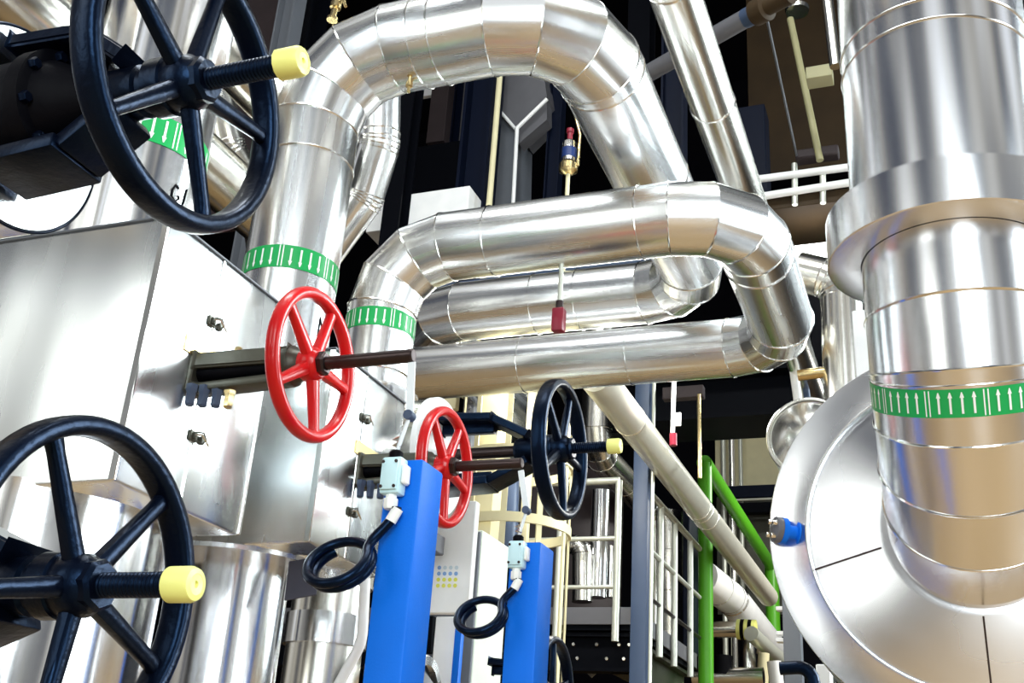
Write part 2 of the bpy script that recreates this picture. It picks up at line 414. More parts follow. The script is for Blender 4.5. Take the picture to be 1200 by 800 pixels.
# ================================================================== metal boxes round the valves
def enclosure(label, x0, x1, y0, y1, z0, z1, ys, latches):
    t = thing('valve_enclosure', label, 'metal box', (x1, y0, z0))
    b = BM(); box(b, (x0, y0, z0), (x1, y1, z1), 0.008, 0, 2); part('shell', b, ALU_BOX, t)
    b = BM(); box(b, (x0-.004, y0-.004, z1-.0005), (x1+.004, y1+.004, z1+.003)); part('lid_shade_line', b, GREY, t)  # thin lid in dark grey, draws the shadow gap along the top edge
    for (xa, ya) in ((x1, y0), (x1, y1)):
        b = BM(); box(b, (xa-.014, ya-.0025, z0+.003), (xa+.0025, ya+.0025, z1-.003), 0.001); part('corner_strip', b, SEAM, t)
    b = BM(); box(b, (x1-.001, ys-.004, z0+.004), (x1+.0025, ys+.004, z1-.003), 0.001); part('cover_seam', b, SEAM, t)
    for (px, py) in latches:
        c = at(px, py, 'X', x1); l = thing_part('latch', t, c)
        b = BM(); box(b, c+V(0, -.02, -.012), c+V(.006, .006, .012), 0.002)
        box(b, c+V(.004, -.012, -.008), c+V(.013, -.002, .008), 0.002)
        sweep(b, [c+V(.01, -.006, .009), c+V(.016, .012, .012), c+V(.014, .026, .0), c+V(.016, .012, -.012), c+V(.01, -.006, -.009)], 0.002, 8)
        box(b, c+V(0, .018, -.009), c+V(.008, .032, .009), 0.002)
        part('latch', b, OLIVE, t)
        b = BM(); sweep(b, [c+V(.016, -.016, .0), c+V(.022, .0, .003), c+V(.02, .03, -.012)], 0.0022, 8); part('latch_spring', b, BRIGHT, t)
    return t
def thing_part(*a): return None
enclosure('large silver sheet metal box at left, nearest one, holding the nearer red valve', -2.75, -1.5, 1.673, 2.109, 2.06, 2.653, 1.88, [(249, 378), (227, 512)])
enclosure('pale silver sheet metal box behind the nearer red handwheel, holding the farther red valve', -2.15, -1.5, 2.408, 2.842, 2.117, 2.653, 2.60, [(425, 490), (410, 600)])

# ================================================================== handwheels and valves
def handwheel(parent, hub, R, rt, hubr, hubw, phase, sr, mat, rim_el=1.0, cone=0.0, name='handwheel'):
    hub = Vector(hub); C = lambda a, rr, x=0: hub+V(x, math.cos(a)*rr, math.sin(a)*rr)
    b = BM(); N = 72; K = 16; rings = []; q_ = .62 if rim_el > 1.3 else .9
    sp = lambda v: math.copysign(abs(v)**q_, v)
    for i in range(N):
        a = 2*PI*i/N
        rings.append([b.verts.new(C(a, R-rt+rt*sp(math.cos(2*PI*k/K)), cone+rt*rim_el*sp(math.sin(2*PI*k/K)))) for k in range(K)])
    for i in range(N):
        for k in range(K):
            b.faces.new((rings[i][k], rings[i][(k+1) % K], rings[(i+1) % N][(k+1) % K], rings[(i+1) % N][k]))
    wheel = part(name, b, mat, parent, loc=hub)
    b = BM(); lathe(b, hub+V(-hubw/2, 0, 0), (1, 0, 0), [(0, hubr*.9), (hubw*.12, hubr), (hubw*.75, hubr), (hubw, hubr*.78)], 28)
    part('hub', b, mat, wheel)
    for k in range(5):
        a = phase+2*PI*k/5; b = BM()
        side = V(0, -math.sin(a), math.cos(a))
        p0, p1 = C(a, hubr*.8), C(a, R-rt*1.2, cone)
        n = 12; rs = []
        for j in range(7):
            f = j/6; c = p0.lerp(p1, f); wv = sr*(1.25-.35*f + (.35 if j == 6 else 0)); th = sr*(1.1-.25*f)
            ax = (p1-p0).normalized(); up = ax.cross(side)
            rs.append([b.verts.new(c+side*wv*math.copysign(abs(math.cos(2*PI*q/n))**.7, math.cos(2*PI*q/n))+up*th*math.copysign(abs(math.sin(2*PI*q/n))**.7, math.sin(2*PI*q/n))) for q in range(n)])
        for j in range(6):
            for q in range(n): b.faces.new((rs[j][q], rs[j][(q+1) % n], rs[j+1][(q+1) % n], rs[j+1][q]))
        b.faces.new(rs[0][::-1]); b.faces.new(rs[-1])
        part('spoke', b, mat, wheel)
    return wheel
def thread(b, p, L, r, pitch, n=20):
    prof = []; k = int(L/pitch)
    for i in range(k): prof += [(i*pitch, r*.88), (i*pitch+pitch*.35, r), (i*pitch+pitch*.65, r)]
    prof.append((L, r*.88)); lathe(b, p, (1, 0, 0), prof, n)

def red_valve(label, hub, tip, xface, phase):
    hub = Vector(hub); y, z = hub.y, hub.z
    t = thing('gate_valve', label, 'valve', (xface, y, z), 'red wheel valves')
    b = BM(); box(b, (xface-.001, y-.036, z-.05), (xface+.012, y+.036, z+.046), 0.004); part('gland_flange', b, OLIVE, t)
    b = BM(); box(b, (xface, y-.062, z+.035), (xface+.004, y+.10, z+.075), 0.001); part('cover_plate', b, BRASS, t, label='tan plate above the yoke')
    for s, zz, th, wdt in ((1, .022, .036, .066), (-1, -.038, .02, .05)):
        b = BM(); obox(b, (xface+.01, y, z+zz), (hub.x-.045, y, z+zz*.8), wdt, th, (0, 1, 0), 0.005); part('yoke_arm', b, OLIVE, t)
    b = BM(); lathe(b, (xface, y, z), (1, 0, 0), [(0, .02), (hub.x-xface-.05, .02)], 20); part('packing_sleeve', b, BLACKR, t)
    b = BM(); lathe(b, (hub.x-.07, y, z), (1, 0, 0), [(0, .036), (.012, .044), (.028, .044), (.036, .036), (.052, .032)], 24); part('yoke_nut', b, OLIVE, t)
    for i, (dx, dy) in enumerate(((.018, -.03), (.042, -.018), (.07, -.01), (.095, .0))):
        b = BM(); lathe(b, (xface+dx, y+dy, z-.085), (0, 0, 1), [(0, .007), (.004, .011), (.03, .011), (.034, .014), (.048, .014)], 6); part('gland_bolt', b, GREYBLUE if i < 3 else BRASS, t)
    for dx, dy in ((.03, .02), (.09, .025), (.105, -.01)): bolt(t, (xface+dx, y+dy, z+.038), (0, 0, 1), .009, .014, BRASS)
    handwheel(t, hub, 0.166, 0.0135, 0.036, 0.042, math.radians(phase), 0.0115, RED, 1.15)
    b = BM(); lathe(b, hub+V(.02, 0, 0), (1, 0, 0), [(0, .026), (.012, .026), (.016, .022)], 6); part('hub_nut', b, STEEL, t)
    b = BM(); lathe(b, hub+V(0, 0, 0), (1, 0, 0), [(0, .0145), (tip-hub.x-.003, .0145), (tip-hub.x, .012)], 24); part('stem', b, STEEL, t)
    return t
rv1 = red_valve('red handwheel valve, the larger looking one, fixed to the nearest silver box', (-1.209, 1.86, 2.358), -0.972, -1.5, 71)
rv2 = red_valve('red handwheel valve, the smaller looking one, between the two blue posts', (-1.246, 2.637, 2.375), -1.022, -1.5, 62)

def black_valve(label, hub, capx, R, xb, drum=None, phase=52, k=1.0, capmat=YELLOW, hexcap=True, body=True):
    hub = Vector(hub); y, z = hub.y, hub.z; X = hub.x
    t = thing('gate_valve', label, 'valve', (xb, y, z), 'black wheel valves')
    s = k
    # yoke arms converge on the sleeve
    for sg in (1, -1):
        b = BM(); pts = [V(xb, y, z+sg*.098*s), V(xb+(X-xb)*.45, y, z+sg*.090*s), V(X-.085*s, y, z+sg*.036*s)]
        prev = None
        for (p0, p1, wd) in ((pts[0], pts[1], .10*s), (pts[1], pts[2], .085*s)): obox(b, p0, p1+(p1-p0)*.02, wd, .022*s, (0, 1, 0), 0.004)
        obox(b, (pts[0]+pts[1])/2+V((pts[0].x-pts[1].x)/2, 0, -sg*.022*s), pts[1]+V(0, 0, -sg*.02*s), .02*s, .03*s, (0, 1, 0), 0.004)
        part('yoke_arm', b, BLACK, t)
    b = BM(); lathe(b, (X-.125*s, y, z), (1, 0, 0), [(0, .03*s), (.01*s, .036*s), (.06*s, .036*s), (.064*s, .031*s), (.075*s, .031*s), (.079*s, .04*s), (.105*s, .04*s), (.11*s, .034*s)], 32); part('yoke_sleeve', b, BLACK, t)
    b = BM(); lathe(b, (xb, y, z), (1, 0, 0), [(0, .016*s), (X-xb-.1*s, .016*s)], 20); part('inner_stem', b, STEEL, t)
    if body:
        b = BM(); lathe(b, (xb-.008*s, y, z), (1, 0, 0), [(0, .074*s), (.06*s, .074*s), (.062*s, .082*s), (.085*s, .082*s), (.088*s, .066*s), (.115*s, .055*s), (.15*s, .035*s), (.18*s, .03*s)], 36); part('bonnet', b, BLACKR, t)
        for i in range(8):
            a = 2*PI*(i+.5)/8; bolt(t, (xb+.075*s, y+math.cos(a)*.071*s, z+math.sin(a)*.071*s), (1, 0, 0), .009*s, .013*s, BLACK)
    handwheel(t, hub, R, 0.0125*s, 0.037*s, 0.05*s, math.radians(phase), 0.0105*s, BLACK, 1.6)
    b = BM(); lathe(b, hub+V(.02*s, 0, 0), (1, 0, 0), [(0, .031*s), (.012*s, .031*s), (.017*s, .026*s)], 8); part('hub_nut', b, BLACK, t)
    b = BM(); thread(b, hub, capx-X-.01*s, .0150*s, .0055*s); part('stem', b, BLACK, t)
    n = 6 if hexcap else 28
    b = BM(); c0 = V(capx-.018*s, y, z)
    lathe(b, c0, (1, 0, 0), [(0, .0165*s), (.002*s, .0205*s), (.03*s, .0205*s), (.036*s, .018*s), (.0375*s, .012*s), (.037*s, .0115*s), (.0365*s, .004*s), (.034*s, .0035*s), (.034*s, .0001)], 28 if not hexcap else 12); part('end_cap', b, capmat, t, label='yellow plastic end cap')
    return t
h1 = dep(219, 98, 1.47)
bv1 = black_valve('large black handwheel valve with yellow tipped stem at the upper left', h1, at(340, 79, 'Y', h1.y).x, 0.20, -1.17, phase=10)
h2 = dep(92, 686, 1.30)
bv2 = black_valve('large black handwheel valve with yellow tipped stem at the lower left', h2, at(213, 690, 'Y', h2.y).x, 0.20, -1.36, phase=49, hexcap=False)
h3 = at(657, 526, 'Y', 3.35)
bv3 = black_valve('smaller looking black handwheel valve with yellow tip, behind the farther red wheel', h3, at(720, 523, 'Y', 3.35).x, 0.236, -1.60, phase=71, k=1.25, hexcap=False, body=False)
h4 = dep(647, 812, 3.4)
bv4 = black_valve('black handwheel half cut off by the bottom edge, right of the farther blue post', h4, h4.x+.16, 0.17, h4.x-.2, phase=20, k=.9, capmat=BLACK, body=False)
# insulated drum behind the upper black valve
t = thing('insulated_drum', 'round silver end cap with dark rim behind the upper black handwheel', 'insulated drum', (-1.6, .985, 2.365))
b = BM(); lathe(b, (-1.75, .985, 2.365), (1, 0, 0), [(0, .149), (.568, .149), (.572, .146)], 64); part('jacket', b, ALU_BRIGHT, t)
b = BM(); sweep(b, ring_points((-1.18, .985, 2.365), (1, 0, 0), .1495, 72), .0022, 6, closed=True); part('rim', b, BLACK, t, label='dark rim')
# conical jacket behind the farther red wheel
t = thing('insulated_drum', 'pale round metal jacket with white rim behind the farther red handwheel', 'insulated drum', (-1.75, 3.35, 2.66))
c = at(512, 535, 'Y', 3.35)
b = BM(); lathe(b, (c.x-.095, 3.35, c.z), (1, 0, 0), [(0, .2), (.08, .2), (.095, .2), (.1, .195)], 56); part('jacket', b, ALU_WARM, t)
b = BM(); lathe(b, (c.x-.004, 3.35, c.z), (1, 0, 0), [(0, .207), (.02, .207), (.022, .185), (.02, .18)], 56); part('rim', b, OFFWHITE, t)

# ================================================================== blue posts, limit switches and cables
def post(label, x0, x1, y0, y1, z1):
    b = BM(); box(b, (x0, y0, 0), (x1, y1, z1), 0.006, 0, 2)
    return part('steel_post', b, BLUE, label=label, cat='post', group='blue steel posts')
post('blue square steel post under the stem tip of the nearer red wheel', -1.015, -.935, 1.875, 1.975, 2.142)
post('blue square steel post right of the white dotted board, below the farther red stem', -1.045, -.960, 2.645, 2.75, 2.165)
def switch(label, x, yf, z0, z1, tip, pivot):
    """tip: end of the valve stem, pivot: joint between strip and lever"""
    t = thing('limit_switch', label, 'limit switch', (x, yf, z0), 'limit switches on the blue posts')
    b = BM(); box(b, (x-.021, yf-.034, z0), (x+.021, yf-.001, z1), 0.005, 0, 2); part('housing', b, SWITCHM, t)
    b = BM(); box(b, (x-.018, yf-.040, z0+.006), (x+.018, yf-.034, z1-.006), 0.003, 0, 2); part('cover', b, SWITCHM, t)
    for sx in (-1, 1):
        for zz in (z0+.012, z1-.012): bolt(t, (x+sx*.014, yf-.04, zz), (0, -1, 0), .0035, .003, STEEL, 'cover_screw')
    b = BM(); box(b, (x+.021, yf-.03, z0+.02), (x+.031, yf-.006, z1-.015), 0.003); part('side_label', b, WHITE, t, label='white side plate')
    b = BM(); lathe(b, (x, yf-.018, z0-.028), (0, 0, 1), [(0, .012), (.004, .0145), (.02, .0145), (.022, .011), (.03, .011)], 8); part('cable_gland', b, WHITE, t, label='white cable gland')
    b = BM(); lathe(b, (x, yf-.018, z1), (0, 0, 1), [(0, .014), (.012, .014), (.016, .010)], 16); part('actuator_head', b, BLACKR, t)
    p, q = Vector(pivot), Vector(tip)
    b = BM(); sweep(b, [(x, yf-.018, z1+.01), p], .0042, 10); part('lever', b, CLEAR, t)
    b = BM(); sweep(b, [V(x, yf-.018, z1+.02)+V(math.sin(i*2.2)*.006, 0, i*.004) for i in range(7)], .0025, 8); part('lever_spring', b, BRIGHT, t)
    b = BM(); lathe(b, p+V(0, -.01, 0), (0, 1, 0), [(0, .010), (.02, .010)], 14); part('pivot_bolt', b, GREYBLUE, t)
    b = BM(); obox(b, p, q+V(0, 0, -.002), .016, .004, (1, 0, 0)); part('pull_strip', b, CLEAR, t, label='clear pull strip')
    return t
yf1 = 1.875
s1 = dep(462, 556, depth((-1.0, yf1-.02, 2.1)))
x1_ = at(461, 556, 'Y', yf1-.02).x
switch('white limit switch on top of the nearer blue post', x1_, yf1, at(461, 576, 'Y', yf1-.04).z, at(461, 533, 'Y', yf1-.04).z, (-.975, 1.86, 2.345), at(480, 487, 'Y', 1.86))
yf2 = 2.645
x2_ = at(606, 648, 'Y', yf2-.02).x
switch('white limit switch on top of the farther blue post', x2_, yf2, at(606, 664, 'Y', yf2-.04).z, at(606, 632, 'Y', yf2-.04).z, (-1.025, 2.637, 2.357), at(617, 598, 'Y', 2.637))
def coil(label, top, ctr, rx, yd, tube, tagp):
    """cable from gland `top` into a two turn coil about ctr"""
    ctr = Vector(ctr); top = Vector(top)
    ax = V(.93, .25, .28).normalized(); nrm = V(-.25, -.86, .46); ay = nrm.cross(ax).normalized()
    pts = [ctr+(ax*math.cos(a)+ay*math.sin(a))*rx*(1+.03*math.sin(abs(a)*.5))+nrm*(.016*(-a/(2*PI)-1)*-1) for a in [-i*2*PI/36 for i in range(0, 62)]]
    a0 = pts[0]
    e = ctr+ax*rx
    lead = []
    c1 = top+V(.002, 0, -.03); c2 = a0+ay*.04
    for i in range(24):
        f = i/24; lead.append(top*(1-f)**3+c1*3*f*(1-f)**2+c2*3*f*f*(1-f)+a0*f**3)
    b = BM(); sweep(b, lead+pts, tube, 12)
    t = thing('coiled_cable', label, 'cable', ctr, 'black coiled cables')
    part('cable', b, BLACK, t)
    f = tagp; k = int(f*24); d = (lead[k+1]-lead[k]).normalized()
    b = BM(); sweep(b, [lead[k]-d*.014, lead[k]+d*.014], tube*1.12, 12); part('cable_marker', b, WHITE, t, label='white marker sleeve')
    return t
g1 = at(465, 592, 'Y', yf1-.02)
coil('black cable coil hanging left of the nearer blue post', g1+V(0, 0, -.004), dep(400, 661, depth(g1)-.04), .060, 0, .0100, .2)
g2 = at(607, 678, 'Y', yf2-.02)
coil('black cable coil hanging left of the farther blue post', g2, dep(565, 723, depth(g2)-.04), .058, 0, .0100, .2)

# ================================================================== big vertical pipe and vessel at right
VX, VY, VR = .075, 2.30, .19
zc1, zc0 = at(1120, 180, 'Y', VY-.26).z, at(1130, 234, 'Y', VY-.26).z
t = thing('insulated_pipe', 'very large silver vertical pipe at right bending into the round vessel end', 'pipe', (VX, VY, 2.185))
VZ = 2.187; RE = .40
GA = [7.5, 22.5, 37.5, 52.5, 67.5, 82.5]
def bendpt(a, k=1/math.cos(math.radians(7.5))):
    a = math.radians(a); return V(VX, VY+RE-RE*k*math.cos(a), VZ+RE-RE*k*math.sin(a))
path = [V(VX, VY, zc0+.01)]+[bendpt(a) for a in GA]+[V(VX, 2.69, VZ)]
b = BM(); sweep(b, path, VR, 72, hard=True); part('elbow_cladding', b, ALU_VESSEL, t)
for i in range(1, 6):
    a = (path[i]-path[i-1]).normalized(); c = (path[i+1]-path[i]).normalized(); seam(t, path[i], a+c, VR+.0012, .003)
g0, g1 = path[2], path[3]; gd = (g1-g0).normalized()
tape(t, g0.lerp(g1, .40), -gd, VR+.0014, .056, True, 0.12, .0215)
seam(t, g0.lerp(g1, .07), gd, VR+.001, .002)
b = BM(); lathe(b, (VX, VY, zc0), (0, 0, 1), [(0, VR+.002), (0, .258), (.002, .262), (zc1-zc0-.002, .262), (zc1-zc0, .258), (zc1-zc0, .206)], 80, close_ends=False); part('collar', b, ALU_VESSEL, t)
b = BM(); lathe(b, (VX, VY, zc1-.002), (0, 0, 1), [(0, .205), (2.2, .205)], 72); part('upper_cladding', b, ALU_VESSEL, t)
for py in (24, 0): seam(t, (VX, VY, at(1085, py, 'Y', VY-.2).z), (0, 0, 1), .2055, .003)
# vessel
t = thing('insulated_vessel', 'huge round silver vessel end with flat rim at the lower right', 'vessel', (.066, 3.2, 1.7))
vc = V(.067, 2.7, 2.186)
b = BM(); lathe(b, vc, (0, 1, 0), [(.035, .459), (1.2, .459)], 96); part('jacket', b, ALU_DISC, t)
b = BM(); lathe(b, vc, (0, 1, 0), [(.036, .4595), (.014, .46), (.010, .458), (.003, .375), (.0, .371), (.010, .368), (.012, .36)], 96, close_ends=False); part('rim_ring', b, ALU_DISC, t)
b = BM(); lathe(b, vc, (0, 1, 0), [(.010, .368), (-.035, .205), (-.037, .192)], 96); part('head_panel', b, ALU_DISC, t)
for ang in (194, 271, 348, 30):
    a = math.radians(ang); d = V(math.cos(a), 0, math.sin(a))
    b = BM(); obox(b, vc+d*.205+V(0, -.035, 0), vc+d*.366+V(0, .0095, 0), .004, .004, (-d.z, 0, d.x)); part('panel_seam', b, STEEL, t)
b = BM(); sweep(b, ring_points(vc+V(0, -.001, 0), (0, 1, 0), .3715, 96), .003, 6, closed=True); part('rim_bead', b, SEAM, t)
# blue nozzle on the vessel rim
n0 = at(934, 625, 'Y', 2.712)
t = thing('drain_nozzle', 'small blue flanged nozzle with bolted grey cover on the vessel rim', 'nozzle', n0)
ax = V(-.85, -.50, .08).normalized()
b = BM(); lathe(b, n0, ax, [(0, .028), (.003, .028), (.005, .017), (.03, .017)], 28); part('neck', b, BLUE, t)
b = BM(); lathe(b, n0+ax*.03, ax, [(0, .032), (.013, .032)], 28); part('flange', b, BLUE, t)
b = BM(); lathe(b, n0+ax*.0435, ax, [(0, .031), (.014, .031), (.016, .027)], 28); part('blind_cover', b, DUCTGREY, t)
fx, fy = frame(ax)
for k in range(4):
    a = 2*PI*k/4+.5; bolt(t, n0+ax*.058+(fx*math.cos(a)+fy*math.sin(a))*.022, ax, .0065, .012, BRIGHT)

# ================================================================== steelwork, ducts and small plant behind
def slab(name, label, cat, p0, p1, Y, thick, m, group=None, bev=0.004):
    """upright panel or box standing at distance Y, between two photo corners"""
    xm, ym = (p0[0]+p1[0])/2, (p0[1]+p1[1])/2
    xa, xb = at(p0[0], ym, 'Y', Y).x, at(p1[0], ym, 'Y', Y).x
    za, zb = at(xm, p0[1], 'Y', Y).z, at(xm, p1[1], 'Y', Y).z
    b = BM(); box(b, (xa, Y, zb), (xb, Y+thick, za), bev)
    return part(name, b, m, label=label, cat=cat, group=group)
def column(label, px, py, Y, wpx, ytop, ybot, m, kind='I', group='dark steel columns', name='steel_column', cat='column', deep=None):
    p = at(px, py, 'Y', Y); wd = wpx*depth(p)/F_PX
    z1 = at(px, ytop, 'Y', Y).z if ytop is not None else 11.0
    z0 = at(px, ybot, 'Y', Y).z if ybot is not None else 0.0
    b = BM()
    if kind == 'I': ibeam(b, (p.x, Y, z0), (p.x, Y, z1), wd, deep or wd*1.1, (1, 0, 0))
    elif kind == 'H': ibeam(b, (p.x, Y, z0), (p.x, Y, z1), deep or wd*1.1, wd*1.2, (0, 1, 0))
    elif kind == 'box': obox(b, (p.x, Y, z0), (p.x, Y, z1), wd, deep or wd, (1, 0, 0), 0.004)
    else: sweep(b, [(p.x, Y, z0), (p.x, Y, z1)], wd/2, 24)
    return part(name, b, m, label=label, cat=cat, group=group)
def rod(name, label, cat, pts, r, m, group=None, n=16):
    b = BM(); sweep(b, pts, r, n, hard=True); return part(name, b, m, label=label, cat=cat, group=group)
def prism(b, pxpts, Y, thick, mi=0):
    f = [b.verts.new(at(x, y, 'Y', Y)) for x, y in pxpts]; k = [b.verts.new(v.co+V(0, thick, 0)) for v in f]
    n = len(f); b.faces.new(f).material_index = mi; b.faces.new(k[::-1]).material_index = mi
    for i in range(n): b.faces.new((f[i], k[i], k[(i+1) % n], f[(i+1) % n])).material_index = mi

# ---- seen through the upper loop
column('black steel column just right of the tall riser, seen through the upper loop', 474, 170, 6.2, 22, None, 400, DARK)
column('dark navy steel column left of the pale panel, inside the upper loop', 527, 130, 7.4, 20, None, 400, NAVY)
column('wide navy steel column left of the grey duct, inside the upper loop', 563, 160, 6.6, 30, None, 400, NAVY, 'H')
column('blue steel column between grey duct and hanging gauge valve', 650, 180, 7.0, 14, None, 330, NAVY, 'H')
slab('dark_box', 'big black equipment box between the steel columns inside the upper loop', 'cabinet', (482, 168), (548, 232), 7.0, .3, DARK)
slab('dark_box', 'dark olive box hanging above the black one inside the upper loop', 'cabinet', (505, 60), (525, 165), 7.2, .15, BROWN)
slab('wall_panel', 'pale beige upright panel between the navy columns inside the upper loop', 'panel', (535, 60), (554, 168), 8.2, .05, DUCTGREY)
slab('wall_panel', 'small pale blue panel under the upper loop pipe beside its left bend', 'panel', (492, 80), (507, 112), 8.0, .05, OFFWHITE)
slab('cable_tray', 'pale blue cable tray behind the black column, above the lower loop bend', 'tray', (432, 226), (548, 264), 6.27, .3, OFFWHITE)
column('thin cream conduit on the wide navy column inside the upper loop', 579, 170, 6.42, 7, None, 400, CREAM, 'tube', None, 'conduit', 'conduit')
t = thing('air_duct', 'grey folded sheet metal duct inside the upper loop', 'duct', at(600, 235, 'Y', 6.8))
b = BM(); prism(b, [(588, 60), (633, 60), (641, 113), (605, 149), (586, 128)], 6.8, .4); part('duct_hood', b, DUCTGREY, t, smooth=False)
b = BM(); prism(b, [(580, 128), (604, 150), (601, 245), (572, 245)], 6.85, .4); part('duct_body', b, GREY, t, smooth=False)
b = BM(); prism(b, [(607, 152), (641, 119), (641, 140), (608, 168)], 6.83, .12); part('duct_flare', b, DUCTGREY, t, smooth=False)
b = BM(); sweep(b, [at(641, 116, 'Y', 6.76), at(606, 150, 'Y', 6.76), at(601, 245, 'Y', 6.76)], .016, 8); part('flange_strip', b, OFFWHITE, t, label='pale folded edge')
b = BM(); sweep(b, [at(584, 128, 'Y', 6.78), at(604, 151, 'Y', 6.78)], .014, 8); part('flange_strip', b, OFFWHITE, t)
c = at(667, 178, 'Y', 4.59)
t = thing('gauge_valve', 'small blue and brass valve with red handle hanging inside the upper loop', 'valve', c)
zz = lambda y: at(667, y, 'Y', 4.59).z
b = BM(); lathe(b, (c.x, 4.59, zz(190)), (0, 0, 1), [(0, .036), (zz(168)-zz(190), .036), (zz(166)-zz(190), .028)], 20); part('body', b, BRIGHT, t)
b = BM(); lathe(b, (c.x, 4.59, zz(186)), (0, 0, 1), [(0, .0375), (zz(175)-zz(186), .0375)], 20); part('label_band', b, NAVYBAND, t, label='dark blue band')
b = BM(); lathe(b, (c.x, 4.59, zz(204)), (0, 0, 1), [(0, .02), (.02, .048), (.055, .048), (.062, .03)], 20); part('cup', b, BRASS, t)
b = BM(); lathe(b, (c.x, 4.59, zz(166)), (0, 0, 1), [(0, .014), (.05, .014), (.055, .02), (.075, .02)], 12); part('handle', b, REDDARK, t, label='red handle')
b = BM(); sweep(b, [(c.x, 4.59, 3.975), (c.x, 4.59, zz(203))], .011, 10); part('stem', b, CREAM, t)
b = BM(); sweep(b, [(c.x+.05, 4.59, zz(196)), (c.x+.055, 4.59, zz(160)), (c.x+.0, 4.59, zz(120))], .008, 10); part('side_tube', b, BRASS, t)
def drain_valve(label, p, up, k=1.0, mat=BRASS):
    t = thing('drain_valve', label, 'valve', p, 'small brass valves on the loops'); p = Vector(p); up = Vector(up)
    b = BM(); lathe(b, p, up, [(0, .02*k), (.01*k, .02*k), (.012*k, .012*k), (.05*k, .012*k), (.052*k, .02*k), (.075*k, .02*k), (.08*k, .01*k), (.11*k, .01*k)], 10); part('body', b, mat, t)
    b = BM(); sweep(b, [p+up*.06*k, p+up*.06*k+V(.035*k, -.01, .012), p+up*.04*k+V(.05*k, -.01, 0)], .006*k, 8); part('lever', b, mat, t)
    return t
drain_valve('brass valve on top of the upper loop beside the yellow stem tip', at(389, 24, 'Y', Y1), (.1, 0, 1), 1.0)
drain_valve('brass valve under the left bend of the upper loop', at(481, 88, 'Y', Y1-.02), (0, 0, -1), .6)
rp = at(655, 372, 'Y', Y2)
t = thing('vent_valve', 'dark red valve handle hanging on a thin rod under the lower loop pipe', 'valve', rp)
zz = lambda y: at(655, y, 'Y', Y2).z
b = BM(); box(b, (rp.x-.022, Y2-.02, zz(389)), (rp.x+.022, Y2+.02, zz(362)), .006, 0, 2); part('handle', b, REDDARK, t)
b = BM(); sweep(b, [(rp.x, Y2, zz(364)), (rp.x, Y2, Z2-.131)], .009, 10); part('rod', b, RAIL, t)
b = BM(); lathe(b, (rp.x, Y2, zz(362)), (0, 0, 1), [(0, .014), (.03, .014)], 10); part('collar', b, STEEL, t)
# ---- between the loops
rod('small_pipe', 'thin white pipe between the two middle loop pipes', 'pipe', [at(590, 352, 'Y', 4.72), at(612, 329, 'Y', 4.78), at(700, 318, 'Y', 4.78), at(770, 309, 'Y', 4.78)], .018, OFFWHITE)
rod('small_pipe', 'thin navy pipe under the lower loop pipe', 'pipe', [at(495, 340, 'Y', 6.4), at(780, 304, 'Y', 6.4)], .03, GREYBLUE)
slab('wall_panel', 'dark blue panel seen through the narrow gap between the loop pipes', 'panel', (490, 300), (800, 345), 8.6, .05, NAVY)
# ---- top left
slab('wall_panel', 'dark plum upright panel behind the upper black handwheel', 'panel', (268, -40), (345, 260), 6.0, .08, BROWN)
column('dark green grey steel column left of the tall riser bend', 336, 40, 5.4, 20, None, None, GREY, 'H')
column('black steel column between plum panel and upper loop bend', 358, 30, 5.8, 34, None, None, DARK)
# ---- upper right
rod('grey_pipe', 'matt grey plastic pipe crossing behind the thin overhead pipe', 'pipe', [at(740, 97, 'Y', 5.6), at(873, 22, 'Y', 5.2)], .055, DUCTGREY)
t = thing('pipe_coupling', 'dark blue and brown coupling at the end of the grey plastic pipe', 'coupling', at(895, 10, 'Y', 5.15))
d = (at(900, 8, 'Y', 5.1)-at(873, 22, 'Y', 5.2)); p0 = at(874, 21.5, 'Y', 5.2)
b = BM(); lathe(b, p0, d, [(0, .058), (d.length*.4, .058)], 24); part('sleeve', b, GREYBLUE, t)
b = BM(); lathe(b, p0+d*.42, d, [(0, .075), (d.length*.5, .075), (d.length*.55, .05), (d.length*1.5, .05)], 24); part('flange', b, RUST, t)
slab('rusty_wall_panel', 'rusty brown wall panel left of the big vertical pipe at the top', 'panel', (876, -30), (1010, 200), 8.5, .1, RUST)
slab('dark_box', 'navy box behind the thin overhead pipe, under the grey pipe', 'cabinet', (858, 124), (898, 268), 6.98, .22, NAVY)
column('dark steel column between the upper loop leg and the thin overhead pipe', 790, 130, 6.4, 22, None, 330, NAVY, 'H')
column('black steel column behind the upper right bend of the upper loop', 752, 40, 7.0, 26, None, 330, DARK)
t = thing('hanger_rod', 'olive hanger pole with chrome top at the upper right', 'hanger', at(960, 188, 'Y', 6.5))
b = BM(); sweep(b, [at(926, 22, 'Y', 6.5), at(961, 188, 'Y', 6.5)], .024, 12); part('pole', b, DULL, t)
b = BM(); lathe(b, at(934, 10, 'Y', 6.5), (0, 0, 1), [(-.03, .08), (0, .085), (.03, .05), (.06, .02)], 20); part('cap', b, BRIGHT, t, label='chrome cap')
b = BM(); box(b, at(932, 186, 'Y', 6.5), at(982, 168, 'Y', 6.5)+V(0, .1, 0), .01); part('bracket', b, BROWN, t)
rod('hanger_rod', 'thin dark hanger wire beside the olive pole', 'hanger', [at(897, 14, 'Y', 5.15), at(934, 184, 'Y', 6.52)], .008, GREY)
rod('small_pipe', 'chrome pipe hanging at the top beside the big vertical pipe', 'pipe', [at(967, -20, 'Y', 5), at(979, 78, 'Y', 5)], .03, BRIGHT)
slab('ceiling_lamp', 'small cream lamp box beside the chrome pipe at the top right', 'lamp', (944, 76), (975, 90), 6, .12, DULL)
t = thing('guard_rail', 'pale double guard rail left of the big vertical pipe, above the dark duct', 'rail', at(900, 230, 'Y', 6.55))
